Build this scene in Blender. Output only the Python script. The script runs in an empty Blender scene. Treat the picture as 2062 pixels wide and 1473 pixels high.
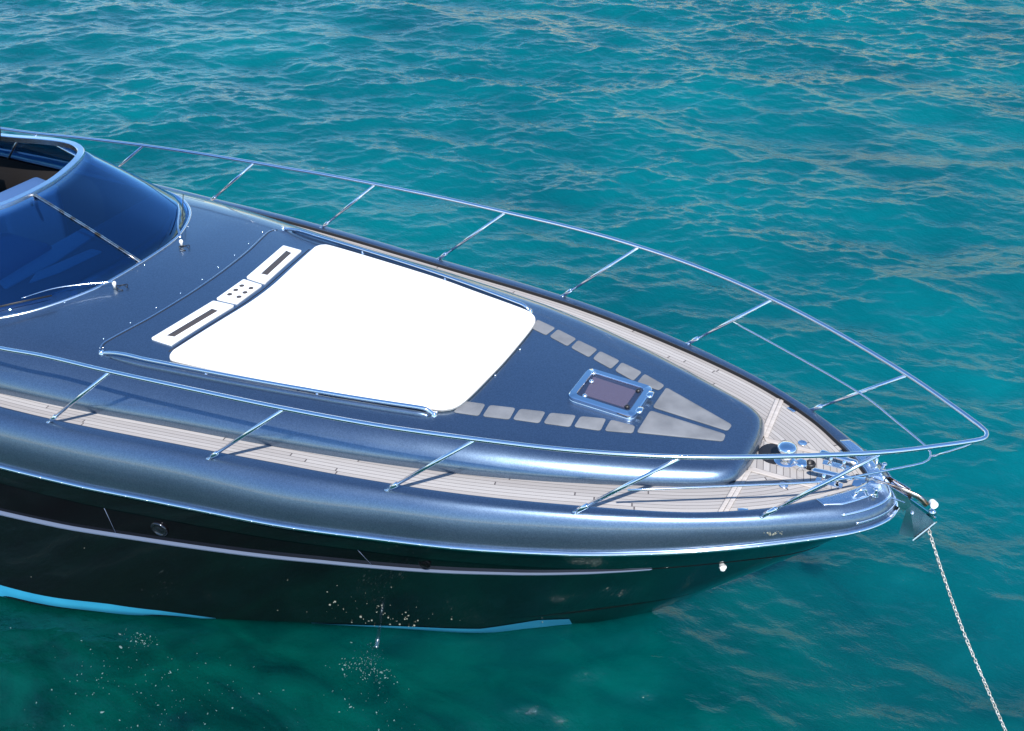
import bpy, bmesh, math, random
import numpy as np
from mathutils import Vector, Matrix
random.seed(7)
rng = np.random.default_rng(11)
S = bpy.context.scene
C = S.collection
PI = math.pi

# ------------------------------------------------------------------ materials
def mat(name, base=(.5, .5, .5), rough=.5, metal=0., coat=0., coat_rough=.03, ior=1.5, bump=None, var=None, spec=None):
    m = bpy.data.materials.new(name); m.use_nodes = True
    nt = m.node_tree; N = nt.nodes; L = nt.links
    b = N['Principled BSDF']
    b.inputs['Base Color'].default_value = (*base, 1)
    b.inputs['Roughness'].default_value = rough
    b.inputs['Metallic'].default_value = metal
    b.inputs['IOR'].default_value = ior
    b.inputs['Coat Weight'].default_value = coat
    b.inputs['Coat Roughness'].default_value = coat_rough
    if spec is not None: b.inputs['Specular IOR Level'].default_value = spec
    tc = N.new('ShaderNodeTexCoord')
    if var:                              # (scale, second colour, low, high, stretch)
        mp = N.new('ShaderNodeMapping'); mp.inputs['Scale'].default_value = var[4] if len(var) > 4 else (1, 1, 1)
        L.new(tc.outputs['Object'], mp.inputs[0])
        n = N.new('ShaderNodeTexNoise'); n.inputs['Scale'].default_value = var[0]; n.inputs['Detail'].default_value = 6
        L.new(mp.outputs[0], n.inputs['Vector'])
        r = N.new('ShaderNodeMapRange'); r.inputs[1].default_value = var[2]; r.inputs[2].default_value = var[3]
        L.new(n.outputs[0], r.inputs[0])
        x = N.new('ShaderNodeMix'); x.data_type = 'RGBA'
        x.inputs[6].default_value = (*base, 1); x.inputs[7].default_value = (*var[1], 1)
        L.new(r.outputs[0], x.inputs[0]); L.new(x.outputs[2], b.inputs['Base Color'])
    if bump:                             # (scale, strength, distance)
        n = N.new('ShaderNodeTexNoise'); n.inputs['Scale'].default_value = bump[0]; n.inputs['Detail'].default_value = 4
        L.new(tc.outputs['Object'], n.inputs['Vector'])
        bp = N.new('ShaderNodeBump'); bp.inputs['Strength'].default_value = bump[1]; bp.inputs['Distance'].default_value = bump[2]
        L.new(n.outputs[0], bp.inputs['Height']); L.new(bp.outputs[0], b.inputs['Normal'])
    return m

def paint_mat():
    m = mat('navy_metallic_paint', (.10, .14, .205), .31, .92, coat=1., coat_rough=.035)
    nt = m.node_tree; N = nt.nodes; L = nt.links; b = N['Principled BSDF']
    tc = N['Texture Coordinate']
    v = N.new('ShaderNodeTexVoronoi'); v.inputs['Scale'].default_value = 260
    L.new(tc.outputs['Object'], v.inputs['Vector'])
    bp = N.new('ShaderNodeBump'); bp.inputs['Strength'].default_value = .04; bp.inputs['Distance'].default_value = .002
    L.new(v.outputs['Distance'], bp.inputs['Height']); L.new(bp.outputs[0], b.inputs['Normal'])
    n = N.new('ShaderNodeTexNoise'); n.inputs['Scale'].default_value = 1.6; n.inputs['Detail'].default_value = 5
    L.new(tc.outputs['Object'], n.inputs['Vector'])
    r = N.new('ShaderNodeMapRange'); r.inputs[1].default_value = .35; r.inputs[2].default_value = .7
    r.inputs[3].default_value = .30; r.inputs[4].default_value = .35
    L.new(n.outputs[0], r.inputs[0]); L.new(r.outputs[0], b.inputs['Roughness'])
    v2 = N.new('ShaderNodeTexVoronoi'); v2.inputs['Scale'].default_value = 140; L.new(tc.outputs['Object'], v2.inputs['Vector'])
    sp = N.new('ShaderNodeSeparateColor'); L.new(v2.outputs['Color'], sp.inputs[0])
    fx = N.new('ShaderNodeMix'); fx.data_type = 'RGBA'; fx.inputs[6].default_value = (.104, .158, .235, 1); fx.inputs[7].default_value = (.145, .21, .30, 1)
    L.new(sp.outputs[0], fx.inputs[0]); L.new(fx.outputs[2], b.inputs['Base Color'])
    return m

def teak_mat(name='weathered_teak', plank=.038, along=2.3):
    m = mat(name, (.5, .42, .36), .75)
    nt = m.node_tree; N = nt.nodes; L = nt.links; b = N['Principled BSDF']
    uv = N.new('ShaderNodeUVMap'); sp = N.new('ShaderNodeSeparateXYZ'); L.new(uv.outputs[0], sp.inputs[0])
    def math_(op, a, bb=None):
        n = N.new('ShaderNodeMath'); n.operation = op
        for i, q in enumerate((a, bb)):
            if q is None: continue
            if isinstance(q, (int, float)): n.inputs[i].default_value = q
            else: L.new(q, n.inputs[i])
        return n.outputs[0]
    v = math_('DIVIDE', sp.outputs[1], plank)
    fl = math_('FLOOR', v); fr = math_('FRACT', v)
    seam = math_('LESS_THAN', math_('ABSOLUTE', math_('SUBTRACT', fr, .5)), .45)     # 1 on wood
    wn = N.new('ShaderNodeTexWhiteNoise'); wn.noise_dimensions = '1D'; L.new(fl, wn.inputs['W'])
    u2 = math_('DIVIDE', math_('ADD', sp.outputs[0], math_('MULTIPLY', wn.outputs[0], 3.1)), along)
    bt = math_('GREATER_THAN', math_('FRACT', u2), .005)
    wood = math_('MULTIPLY', seam, bt)
    wn2 = N.new('ShaderNodeTexWhiteNoise'); wn2.noise_dimensions = '2D'
    cb = N.new('ShaderNodeCombineXYZ'); L.new(fl, cb.inputs[0]); L.new(math_('FLOOR', u2), cb.inputs[1]); L.new(cb.outputs[0], wn2.inputs['Vector'])
    mp = N.new('ShaderNodeMapping'); mp.inputs['Scale'].default_value = (6, 220, 1); L.new(uv.outputs[0], mp.inputs[0])
    gr = N.new('ShaderNodeTexNoise'); gr.inputs['Scale'].default_value = 1; gr.inputs['Detail'].default_value = 5
    L.new(mp.outputs[0], gr.inputs['Vector'])
    mix = math_('ADD', math_('MULTIPLY', wn2.outputs[0], .55), math_('MULTIPLY', gr.outputs[0], .5))
    cr = N.new('ShaderNodeValToRGB'); L.new(mix, cr.inputs[0])
    cr.color_ramp.elements[0].position = .1; cr.color_ramp.elements[0].color = (.235, .215, .205, 1)
    cr.color_ramp.elements[1].position = .95; cr.color_ramp.elements[1].color = (.40, .38, .365, 1)
    x = N.new('ShaderNodeMix'); x.data_type = 'RGBA'; x.inputs[6].default_value = (.085, .075, .075, 1)
    L.new(wood, x.inputs[0]); L.new(cr.outputs[0], x.inputs[7]); L.new(x.outputs[2], b.inputs['Base Color'])
    bp = N.new('ShaderNodeBump'); bp.inputs['Strength'].default_value = .35; bp.inputs['Distance'].default_value = .002
    L.new(math_('ADD', wood, math_('MULTIPLY', gr.outputs[0], .3)), bp.inputs['Height']); L.new(bp.outputs[0], b.inputs['Normal'])
    return m

def glass_mat(name, tint, gloss_rough=.01, boost=1.0, coat=0., gcol=(1, 1, 1)):
    m = bpy.data.materials.new(name); m.use_nodes = True
    nt = m.node_tree; N = nt.nodes; L = nt.links; N.clear()
    o = N.new('ShaderNodeOutputMaterial'); t = N.new('ShaderNodeBsdfTransparent'); g = N.new('ShaderNodeBsdfGlossy')
    t.inputs[0].default_value = (*tint, 1); g.inputs[0].default_value = (*gcol, 1); g.inputs['Roughness'].default_value = gloss_rough
    lw = N.new('ShaderNodeLayerWeight'); lw.inputs[0].default_value = .5
    pw = N.new('ShaderNodeMath'); pw.operation = 'POWER'; pw.inputs[1].default_value = 4.; L.new(lw.outputs['Facing'], pw.inputs[0])
    f = N.new('ShaderNodeMath'); f.operation = 'MULTIPLY_ADD'; f.inputs[1].default_value = .93; f.inputs[2].default_value = .04; L.new(pw.outputs[0], f.inputs[0])
    mm = N.new('ShaderNodeMath'); mm.operation = 'MULTIPLY_ADD'; mm.inputs[1].default_value = boost; mm.inputs[2].default_value = coat; mm.use_clamp = True
    L.new(f.outputs[0], mm.inputs[0])
    x = N.new('ShaderNodeMixShader'); L.new(mm.outputs[0], x.inputs[0]); L.new(t.outputs[0], x.inputs[1]); L.new(g.outputs[0], x.inputs[2])
    L.new(x.outputs[0], o.inputs[0])
    return m

M = {}
M['paint'] = paint_mat()
M['hull'] = mat('black_hull_paint', (.003, .0045, .005), .05, 0, coat=.15, coat_rough=.02, ior=1.42, bump=(1.3, .25, .01))
M['steel'] = mat('polished_steel', (.88, .90, .94), .075, 1.)
M['satin'] = mat('satin_steel', (.80, .86, .94), .24, 1., bump=(90, .05, .001))
M['rusty'] = mat('worn_steel', (.60, .55, .50), .22, 1., var=(14, (.30, .17, .09), .45, .62))
M['teak'] = teak_mat()
M['lid'] = teak_mat('teak_locker_lid', .05, .35)
M['board'] = mat('teak_board', (.37, .33, .30), .7, bump=(60, .3, .002), var=(7, (.46, .42, .39), .35, .65, (1, 8, 1)))
M['caulk'] = mat('black_caulk', (.007, .007, .009), .6)
M['vinyl'] = mat('white_vinyl', (.78, .78, .77), .45, bump=(5, .15, .01))
M['seam'] = mat('grey_piping', (.32, .31, .30), .6)
M['gel'] = mat('white_gelcoat', (.82, .83, .84), .22, coat=.6)
M['black'] = mat('black_rubber', (.012, .012, .014), .45)
M['slot'] = mat('brown_grille', (.05, .042, .04), .55, bump=(120, .6, .003))
M['grip'] = mat('grey_nonslip', (.125, .132, .145), .85, var=(5, (.175, .182, .195), .35, .62), bump=(400, .3, .001))
M['hatch'] = glass_mat('hatch_acrylic', (.88, .86, .90), .02, .8)
M['mauve'] = mat('mauve_blind', (.14, .13, .165), .8)
M['screen'] = glass_mat('windscreen_glass', (.27, .46, .62), .008, 1.2, .12, (.40, .64, .92))
M['blackglass'] = mat('black_glass', (.003, .003, .004), .08, 0, ior=1.45, spec=.18)
M['lamp'] = mat('tinted_lens', (.06, .065, .08), .15, .9)
M['jet'] = glass_mat('running_water', (.80, .90, .95), .1, 2.0)
M['boot'] = mat('turquoise_antifouling', (.018, .21, .36), .5, var=(3, (.024, .25, .40), .4, .7))
M['ledge'] = mat('ledge_sky_tint', (.17, .22, .33), .3, .3, coat=.5)  # blue of the reflected sky put into the ledge's base colour
M['dark'] = mat('dark_leather', (.006, .005, .005), .6, spec=.15, bump=(60, .4, .003))
M['bluel'] = mat('blue_leather', (.05, .11, .25), .5, bump=(60, .3, .002))
M['bluep'] = mat('pale_blue_panel', (.17, .33, .48), .4)
M['dash'] = mat('navy_dash_leather', (.03, .05, .09), .5, bump=(70, .3, .002))
M['white'] = mat('white_paint', (.8, .8, .8), .4)
M['chain'] = mat('galvanised_chain', (.62, .62, .60), .4, .5, var=(60, (.38, .33, .27), .45, .65))
M['foam'] = mat('foam', (.09, .15, .15), .8)
M['salt_sparkle'] = mat('dried_salt_and_sparkle', (.17, .18, .15), .8)  # dried spray, and sun sparkle on the hull painted as pale spots
M['drop'] = mat('water_drop', (.75, .85, .88), .15, 0, ior=1.33)

# ------------------------------------------------------------------ builders
def obj(name, V, F, m, parent=None, smooth=True, sharp=None, uv=None, label=None):
    me = bpy.data.meshes.new(name)
    me.from_pydata([tuple(map(float, v)) for v in V], [], [tuple(map(int, f)) for f in F])
    me.materials.append(m)
    bm = bmesh.new(); bm.from_mesh(me); bmesh.ops.recalc_face_normals(bm, faces=bm.faces); bm.to_mesh(me); bm.free()
    if smooth:
        me.polygons.foreach_set('use_smooth', [True] * len(me.polygons))
        if sharp: me.set_sharp_from_angle(angle=math.radians(sharp))
    if uv is not None:
        l = me.uv_layers.new(name='UVMap'); li = np.zeros(len(me.loops), int); me.loops.foreach_get('vertex_index', li)
        l.data.foreach_set('uv', np.asarray(uv, float)[li].ravel())
    me.update()
    o = bpy.data.objects.new(name, me); C.objects.link(o)
    if parent: o.parent = parent
    if label: o['label'] = label
    return o

class MB:
    def __init__(s): s.V = []; s.F = []
    def add(s, V, F):
        k = len(s.V); s.V += [tuple(map(float, v)) for v in V]; s.F += [tuple(i + k for i in f) for f in F]; return s
    def build(s, name, m, parent=None, **k): return obj(name, s.V, s.F, m, parent, **k)

def grid(P, close_u=False, close_v=False):
    """P[nu][nv] points"""
    nu, nv = len(P), len(P[0]); V = [p for r in P for p in r]; F = []
    for i in range(nu - (0 if close_u else 1)):
        for j in range(nv - (0 if close_v else 1)):
            a = i * nv + j; b = ((i + 1) % nu) * nv + j; c = ((i + 1) % nu) * nv + (j + 1) % nv; d = i * nv + (j + 1) % nv
            F.append((a, b, c, d))
    return V, F

def crom(P, n=8, closed=False):
    P = [np.array(p, float) for p in P]; out = []
    N = len(P); rngi = range(N if closed else N - 1)
    for i in rngi:
        if closed: p0, p1, p2, p3 = P[i - 1], P[i], P[(i + 1) % N], P[(i + 2) % N]
        else: p1, p2 = P[i], P[i + 1]; p0 = P[i - 1] if i else 2 * p1 - p2; p3 = P[i + 2] if i + 2 < N else 2 * p2 - p1
        for k in range(n):
            t = k / n
            out.append(.5 * ((2 * p1) + (p2 - p0) * t + (2 * p0 - 5 * p1 + 4 * p2 - p3) * t * t + (3 * p1 - p0 - 3 * p2 + p3) * t ** 3))
    if not closed: out.append(P[-1])
    return out

def tube(path, r, seg=12, cap=True, closed=False, flat=None):
    path = [np.array(p, float) for p in path]; n = len(path)
    rr = r if hasattr(r, '__len__') else [r] * n
    T = []
    for i in range(n):
        a = path[i - 1] if (i or closed) else path[i]; b = path[(i + 1) % n] if (i + 1 < n or closed) else path[i]
        t = b - a; T.append(t / (np.linalg.norm(t) + 1e-12))
    up = np.array([0, 0, 1.]) if abs(T[0][2]) < .9 else np.array([1., 0, 0])
    nrm = up - T[0] * (up @ T[0]); nrm /= np.linalg.norm(nrm); rows = []
    for i in range(n):
        nrm = nrm - T[i] * (nrm @ T[i]); nrm /= np.linalg.norm(nrm) + 1e-12
        if flat: 
            u0 = np.array([0, 0, 1.]); nn = u0 - T[i] * (u0 @ T[i]); nn /= np.linalg.norm(nn); 
        else: nn = nrm
        b = np.cross(T[i], nn); sx, sz = (flat if flat else (1, 1))
        rows.append([path[i] + rr[i] * (sx * math.cos(a) * b + sz * math.sin(a) * nn) for a in [2 * PI * k / seg for k in range(seg)]])
    V, F = grid(rows, close_u=closed, close_v=True)
    if cap and not closed:
        F.append(tuple(range(seg))[::-1]); F.append(tuple((n - 1) * seg + k for k in range(seg)))
    return V, F

def lathe(c, prof, seg=24, axis=(0, 0, 1)):
    ax = np.array(axis, float); ax /= np.linalg.norm(ax); u = np.cross(ax, (0, 1, 0) if abs(ax[1]) < .9 else (1, 0, 0)); u /= np.linalg.norm(u); v = np.cross(ax, u)
    rows = [[np.array(c) + ax * z + r * (math.cos(a) * u + math.sin(a) * v) for a in [2 * PI * k / seg for k in range(seg)]] for r, z in prof]
    V, F = grid(rows, close_v=True)
    F.append(tuple(range(seg))[::-1]); F.append(tuple((len(prof) - 1) * seg + k for k in range(seg)))
    return V, F

def box(c, s, rz=0, bev=.0):
    cx, cy, cz = c; x, y, z = [q / 2 for q in s]
    pts = [(-x, -y), (x, -y), (x, y), (-x, y)]
    b = min(bev, x * .9, y * .9, z * .9)
    rows = []
    def ring(ins, zz): return [(sx * (x - ins), sy * (y - ins), zz) for sx, sy in ((-1, -1), (1, -1), (1, 1), (-1, 1))]
    if b > 0: rows = [ring(b, -z), ring(0, -z + b), ring(0, z - b), ring(b, z)]
    else: rows = [ring(0, -z), ring(0, z)]
    V, F = grid(rows, close_v=True); n = len(rows)
    F.append((3, 2, 1, 0)); F.append(tuple((n - 1) * 4 + k for k in range(4)))
    co, si = math.cos(rz), math.sin(rz)
    V = [(cx + p[0] * co - p[1] * si, cy + p[0] * si + p[1] * co, cz + p[2]) for p in V]
    return V, F

def rounded(poly, r, n=5):
    P = [np.array(p[:2], float) for p in poly]; out = []; N = len(P)
    rr = r if hasattr(r, '__len__') else [r] * N
    for i in range(N):
        a, b, c = P[i - 1], P[i], P[(i + 1) % N]; d1 = a - b; d2 = c - b; l1, l2 = np.linalg.norm(d1), np.linalg.norm(d2)
        q = min(rr[i], l1 * .48, l2 * .48); p0 = b + d1 / l1 * q; p2 = b + d2 / l2 * q
        for k in range(n + 1):
            t = k / n; out.append((1 - t) ** 2 * p0 + 2 * t * (1 - t) * b + t * t * p2)
    return out

def slab(poly, zf, h, bev=.004, rings=4, z0=-.004, crown=0.):
    """solid slab over outline poly following surface zf(x,y)"""
    P = [np.array(p, float) for p in poly]; cen = sum(P) / len(P); n = len(P)
    def inset(q, d):
        v = cen - q; l = np.linalg.norm(v); return q + v / l * min(d, l * .9)
    rows = [[(*q, zf(*q) + z0) for q in P], [(*q, zf(*q) + h - bev) for q in P]]
    for k in (1, 2, 3):
        a = k / 3 * PI / 2
        rows.append([(*inset(q, bev * (1 - math.cos(a))), 0) for q in P]); rows[-1] = [(x, y, zf(x, y) + h - bev + bev * math.sin(a)) for x, y, _ in rows[-1]]
    base = [np.array(r[:2]) for r in rows[-1]]
    for k in range(1, rings + 1):
        t = (k / (rings + 1))
        row = [q + (cen - q) * t for q in base]
        rows.append([(*q, zf(*q) + h + crown * math.sin(t * PI / 2)) for q in row])
    V, F = grid(rows, close_v=True); L0 = (len(rows) - 1) * n
    V.append((*cen, zf(*cen) + h + crown)); F += [(L0 + i, len(V) - 1, L0 + (i + 1) % n) for i in range(n)]
    F.append(tuple(range(n)))
    return V, F

def empty(name, loc=(0, 0, 0)):
    o = bpy.data.objects.new(name, None); o.location = loc; o.empty_display_size = .3; C.objects.link(o); return o

def tag(o, label, cat, group=None, kind=None):
    o['label'] = label; o['category'] = cat
    if group: o['group'] = group
    if kind: o['kind'] = kind
    return o

# ------------------------------------------------------------------ boat lines (metres, bow tip at x=0, +x forward, -y starboard, z=0 water)
def curve_fn(pts):
    P = np.array(crom([(a, b) for a, b in pts], 10)); return P
def arc(P):
    return np.r_[0, np.cumsum(np.hypot(np.diff(P[:, 0]), np.diff(P[:, 1])))]
def sampler(pts):
    P = curve_fn(pts); a = arc(P)
    return (lambda s: np.array([np.interp(s, a, P[:, 0]), np.interp(s, a, P[:, 1])])), a[-1], P
RUB = [(0, 0), (-.035, .15), (-.12, .285), (-.24, .405), (-.38, .51), (-.82, .80), (-1.22, 1.02), (-1.6, 1.195), (-2.04, 1.37), (-2.8, 1.615), (-3.62, 1.80), (-4.3, 1.925), (-5.25, 2.035), (-6.1, 2.15), (-7, 2.24), (-8.2, 2.31), (-10, 2.36), (-14, 2.34)]
TEAK = [(-.245, 0), (-.262, .065), (-.32, .15), (-.42, .265), (-.555, .40), (-.845, .645), (-1.365, .94), (-2.17, 1.225), (-3.01, 1.455), (-3.8, 1.60), (-4.56, 1.705), (-5.34, 1.81), (-6.1, 1.91), (-6.9, 1.99), (-8, 2.04), (-10, 2.08), (-14, 2.06)]
WAT = [(-1.86, 0), (-2.15, .24), (-2.5, .47), (-2.8, .66), (-3.2, .88), (-3.87, 1.15), (-4.49, 1.40), (-5.45, 1.79), (-6.3, 2.12), (-7.2, 2.35), (-9, 2.45), (-14, 2.42)]
fR, LR, PR = sampler(RUB); fT, LT, PT = sampler(TEAK); fW, LW, PW = sampler(WAT)
zR = lambda x: float(np.interp(x, [-14, -7, -6, -5.2, -3.6, -2.04, -1.2, -.8, -.39, -.12, 0], [1.52, 1.55, 1.57, 1.60, 1.70, 1.79, 1.86, 1.895, 1.92, 1.94, 1.95]))
zG = lambda x: float(np.interp(x, [-14, -8, -6.4, -4.9, -3.4, -2, -.8, 0], [1.93, 1.955, 1.984, 2.022, 2.068, 2.095, 2.103, 2.11]))
zT = lambda x: zG(x) - .038
zC = lambda x: float(np.interp(x, [-9, -7.5, -7, -6, -4.5, -3.4, -2, -1.3, -1], [2.34, 2.34, 2.335, 2.30, 2.305, 2.295, 2.225, 2.185, 2.17]))
def zTop(x, y): return zC(x) - .05 * (y / 1.3) ** 2
yRofx = lambda x: float(np.interp(-x, -PR[:, 0], PR[:, 1]))

yacht = tag(empty('motor_yacht', (-5, 0, 0)), 'navy blue metallic motor yacht with teak side decks, tinted windscreen and steel bow rail', 'motor yacht')
bpy.context.view_layer.update()
YL = Vector((-5, 0, 0))
_obj = obj
def part(name, VF, m, parent=None, **k):
    """mesh given in world coordinates, parented to the yacht or to one of its parts"""
    V, F = VF
    V = [(v[0] + 5, v[1], v[2]) for v in V]
    return obj(name, V, F, m, parent or yacht, **k)

# ---- hull
def sR_of_u(u): return u * LR
us = np.r_[np.linspace(0, 1, 150) ** 1.6]
def hull_pt(u, t, inset=0., side=-1):
    r = fR(u * LR); w = fW(u * LW); zr = zR(r[0])
    x = w[0] + (r[0] - w[0]) * t; y = w[1] + (r[1] - w[1]) * t; z = zr * t
    if t >= 0:
        fl = math.sin(PI * min(t, 1)); x += .05 * fl * math.exp(-u * 12); y = max(0, y - .05 * fl * min(1, u * 8) * math.exp(-u * 2.2))
    else:
        z = t * 1.6; y = w[1] * (1 + t * 1.2); x = w[0] + t * 1.2 * math.exp(-u * 5)
    y = max(0., y - inset)
    return np.array([x, side * y, z])
def t_top(x): return float(np.interp(x, [-14, -7, -5.9, -4.7, -3.7, -2.9, -2.1, -1.55], [.87, .865, .86, .86, .85, .83, .80, .775]))
def t_led(x): return float(np.interp(x, [-14, -7, -5.9, -4.8, -3.7, -2.9, -2, -1.55], [.62, .635, .662, .68, .692, .705, .738, .768]))
def depth(x): return float(np.interp(x, [-8, -5, -3, -2, -1.56], [.030, .028, .024, .016, 0]))
xm = lambda u: float(hull_pt(u, .76)[0])
HV = MB()
for side in (-1, 1):
    rows = []
    for u in us:
        x = xm(u); d = depth(x); tt, tl = t_top(x), t_led(x)
        if x > -1.6: d = 0
        r = [hull_pt(u, 1, .012, side), hull_pt(u, .95, .008, side), hull_pt(u, tt + .004, .006, side), hull_pt(u, tt, .006, side), hull_pt(u, tt - .004, d + .006, side)]
        rows.append((r, [hull_pt(u, tl + .001, d + .006, side), hull_pt(u, tl, -.0, side), hull_pt(u, tl - .012, 0, side)] + [hull_pt(u, tl * k, 0, side) for k in (.92, .8, .66, .5, .35, .2, .1, .03, 0)] + [hull_pt(u, k, 0, side) for k in (-.08, -.2, -.4)]))
    up = [a for a, b in rows]; lo = [b for a, b in rows]
    for P in (up, lo):
        V, F = grid(P); HV.add(V, F if side < 0 else [f[::-1] for f in F])
    nb = [i for i, u in enumerate(us) if xm(u) >= -1.66]
    P = [[up[i][-1], lo[i][0]] for i in nb]; V, F = grid(P); HV.add(V, F if side < 0 else [f[::-1] for f in F])
# transom
tr = [hull_pt(1, k, 0, -1) for k in (1, .8, .5, 0, -.4)] + [hull_pt(1, k, 0, 1) for k in (-.4, 0, .5, .8, 1)]
HV.add(tr, [tuple(range(10))])
hull = part('hull', (HV.V, HV.F), M['hull'], sharp=28)
for side in (-1, 1):
    P = []
    for u in us:
        x = xm(u)
        if x > -1.60: continue
        d = depth(x) + .002; a, b = t_top(x) - .003, t_led(x) + .0005
        P.append([hull_pt(u, a + (b - a) * k / 5, d, side) for k in range(6)])
    V, F = grid(P); w = part('hull_window', (V, F if side < 0 else [f[::-1] for f in F]), M['blackglass'], hull)
    # upward facing ledge strip, sky reflection painted into its colour
    P = []
    for u in us:
        x = xm(u)
        if x > -1.58: continue
        d = depth(x); b = t_led(x)
        P.append([hull_pt(u, b + .004, d + .003, side), hull_pt(u, b + .0035, d * .5, side), hull_pt(u, b + .002, -.004, side), hull_pt(u, b - .006, -.005, side), hull_pt(u, b - .010, -.001, side)])
    V, F = grid(P); part('sky_tint_ledge', (V, F if side < 0 else [f[::-1] for f in F]), M['ledge'], hull, sharp=50)
    mb = MB()
    for xs in (-5.9, -3.68):                                   # panel joints of the black window
        u = min(np.linspace(0, .6, 900), key=lambda q: abs(xm(q) - xs)); x = xm(u)
        ua_ = min(np.linspace(0, .6, 900), key=lambda q: abs(hull_pt(q, t_top(xs))[0] - xs + .02)); ub_ = min(np.linspace(0, .6, 900), key=lambda q: abs(hull_pt(q, t_led(xs))[0] - xs - .015))
        pts = [hull_pt(ua_, t_top(x) - .005, depth(x) - .0, side), hull_pt(ub_, t_led(x) + .005, depth(x), side)]
        part('window_joint', tube(pts, .0018, 6), M['ledge'], w)
    for xs, kr in ((-5.44, .9), (-3.22, .6)):
        u = min(np.linspace(0, .6, 900), key=lambda q: abs(xm(q) - xs)); x = xm(u); tm = (t_top(x) * .5 + t_led(x) * .5)
        p = hull_pt(u, tm, depth(x), side); n = np.array([.12, side * 1., -.1])
        V, F = lathe(p, [(a_ * kr, b_ * kr) for a_, b_ in [(.085, -.01), (.085, .012), (.074, .022), (.062, .02), (.06, .008), (.04, .018), (.02, .024), (.002, .026)]], 28, n)
        ph = part('porthole_light', (V, F), M['lamp' if kr > .8 else 'blackglass'], hull)
    # boot stripe
    for ua, ub, za, zb in (((-14, -5.3), None, None, None), ((-4.5, -2.3), None, None, None)):
        P = []
        for u in np.linspace(0, 1, 700) ** 1.4:
            w0 = fW(u * LW)[0]
            if not (ua[0] <= w0 <= ua[1]): continue
            if ua[1] < -5: top = float(np.interp(w0, [-14, -8, -7.3, -6.26, -5.8, -5.3], [.2, .15, .14, .14, .10, .02])); bot = float(np.interp(w0, [-14, -7.3, -6.4, -5.3], [.03, .0, -.05, -.08]))
            else: top = float(np.interp(w0, [-4.5, -3.8, -3.15, -2.85, -2.6, -2.36], [.0, .045, .07, .25, .22, -.04])); bot = -.08
            if top <= bot: continue
            zr = zR(fR(u * LR)[0])
            P.append([hull_pt(u, (bot + (top - bot) * k / 3) / zr, -.006, side) for k in range(4)])
        V, F = grid(P); part('boot_stripe', (V, F if side < 0 else [f[::-1] for f in F]), M['boot'], hull)
    # spray rail
    P = []
    for u in np.linspace(.02, .12, 50):
        zr = zR(fR(u * LR)[0]); zz = .62 * math.exp(-u * 9) + .10
        b = hull_pt(u, zz / zr, 0, side)
        k = .4 * math.sin(PI * (u - .02) / .10)
        P.append([hull_pt(u, (zz + .022) / zr, -.001, side), hull_pt(u, (zz + .004) / zr, -.03 * k, side), hull_pt(u, (zz - .004) / zr, -.03 * k, side), hull_pt(u, (zz - .02) / zr, .004, side)])
    V, F = grid(P); part('spray_rail', (V, F if side < 0 else [f[::-1] for f in F]), M['hull'], hull, sharp=40)
u = min(us, key=lambda q: abs(hull_pt(q, .70)[0] + 1.13)); p = hull_pt(u, .71, 0)
part('drain_fitting', lathe(p, [(.03, -.01), (.03, .006), (.022, .014), (.018, .03), (.01, .032)], 16, (.3, -1, -.2)), M['white'], hull)

# ---- bulwark (rounded gunwale)
def ibow(s): return s + .17 * (1 - math.exp(-s / .25))
def bulwark_pt(s, a, side=-1, off=0.):
    """a in [0,1] across: 0 inner top edge, 1 at the rub rail"""
    I = fT(s); O = fR(min(ibow(s), LR)); D = O - I; w = np.linalg.norm(D); f0 = min(.085 / w, .4)
    zg, zr = zG(I[0]), zR(O[0])
    if a < .25: q = f0 * a / .25; xy = I + D * q; z = zg
    else:
        ph = (a - .25) / .75 * PI / 2; q = f0 + (1 - f0) * math.sin(ph) ** 1.15; xy = I + D * q; z = zr + (zg - zr) * math.cos(ph) ** .92
    p = np.array([xy[0], side * xy[1], z])
    if off:
        n = np.array([D[0] / w * math.sin(ph if a >= .25 else 0), side * D[1] / w * math.sin(ph if a >= .25 else 0), math.cos(ph if a >= .25 else 0)]); p = p + n * off
    return p
ss = np.linspace(0, 1, 170) ** 1.7 * (LT - .02)
P = []
for side, seq in ((-1, ss[::-1]), (1, ss[1:])):
    for s in seq:
        I = fT(s); zg = zG(I[0]); xy = np.array([I[0], side * I[1]])
        row = [np.array([*xy, zg - .09]), np.array([*xy, zg - .012]), np.array([*(xy * 1.0), zg - .004])]
        row += [bulwark_pt(s, a, side) for a in (0.04, .12, .25, .32, .4, .47, .54, .61, .68, .75, .82, .88, .94, 1)]
        P.append(row)
V, F = grid(P); bul = part('bulwark', (V, [f[::-1] for f in F]), M['paint'], sharp=60)
for side in (-1, 1):                                            # black strip along the inner bulwark face
    part('bulwark_inner_strip', grid([[(fT(s)[0] - .004 * (s < .2), side * max(0, fT(s)[1] - .005), zG(fT(s)[0]) + dz) for dz in (-.07, -.02, -.012)] + [(fT(s)[0], side * (fT(s)[1] + .004), zG(fT(s)[0]) - .010)] for s in ss]), M['caulk'], bul)
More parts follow.
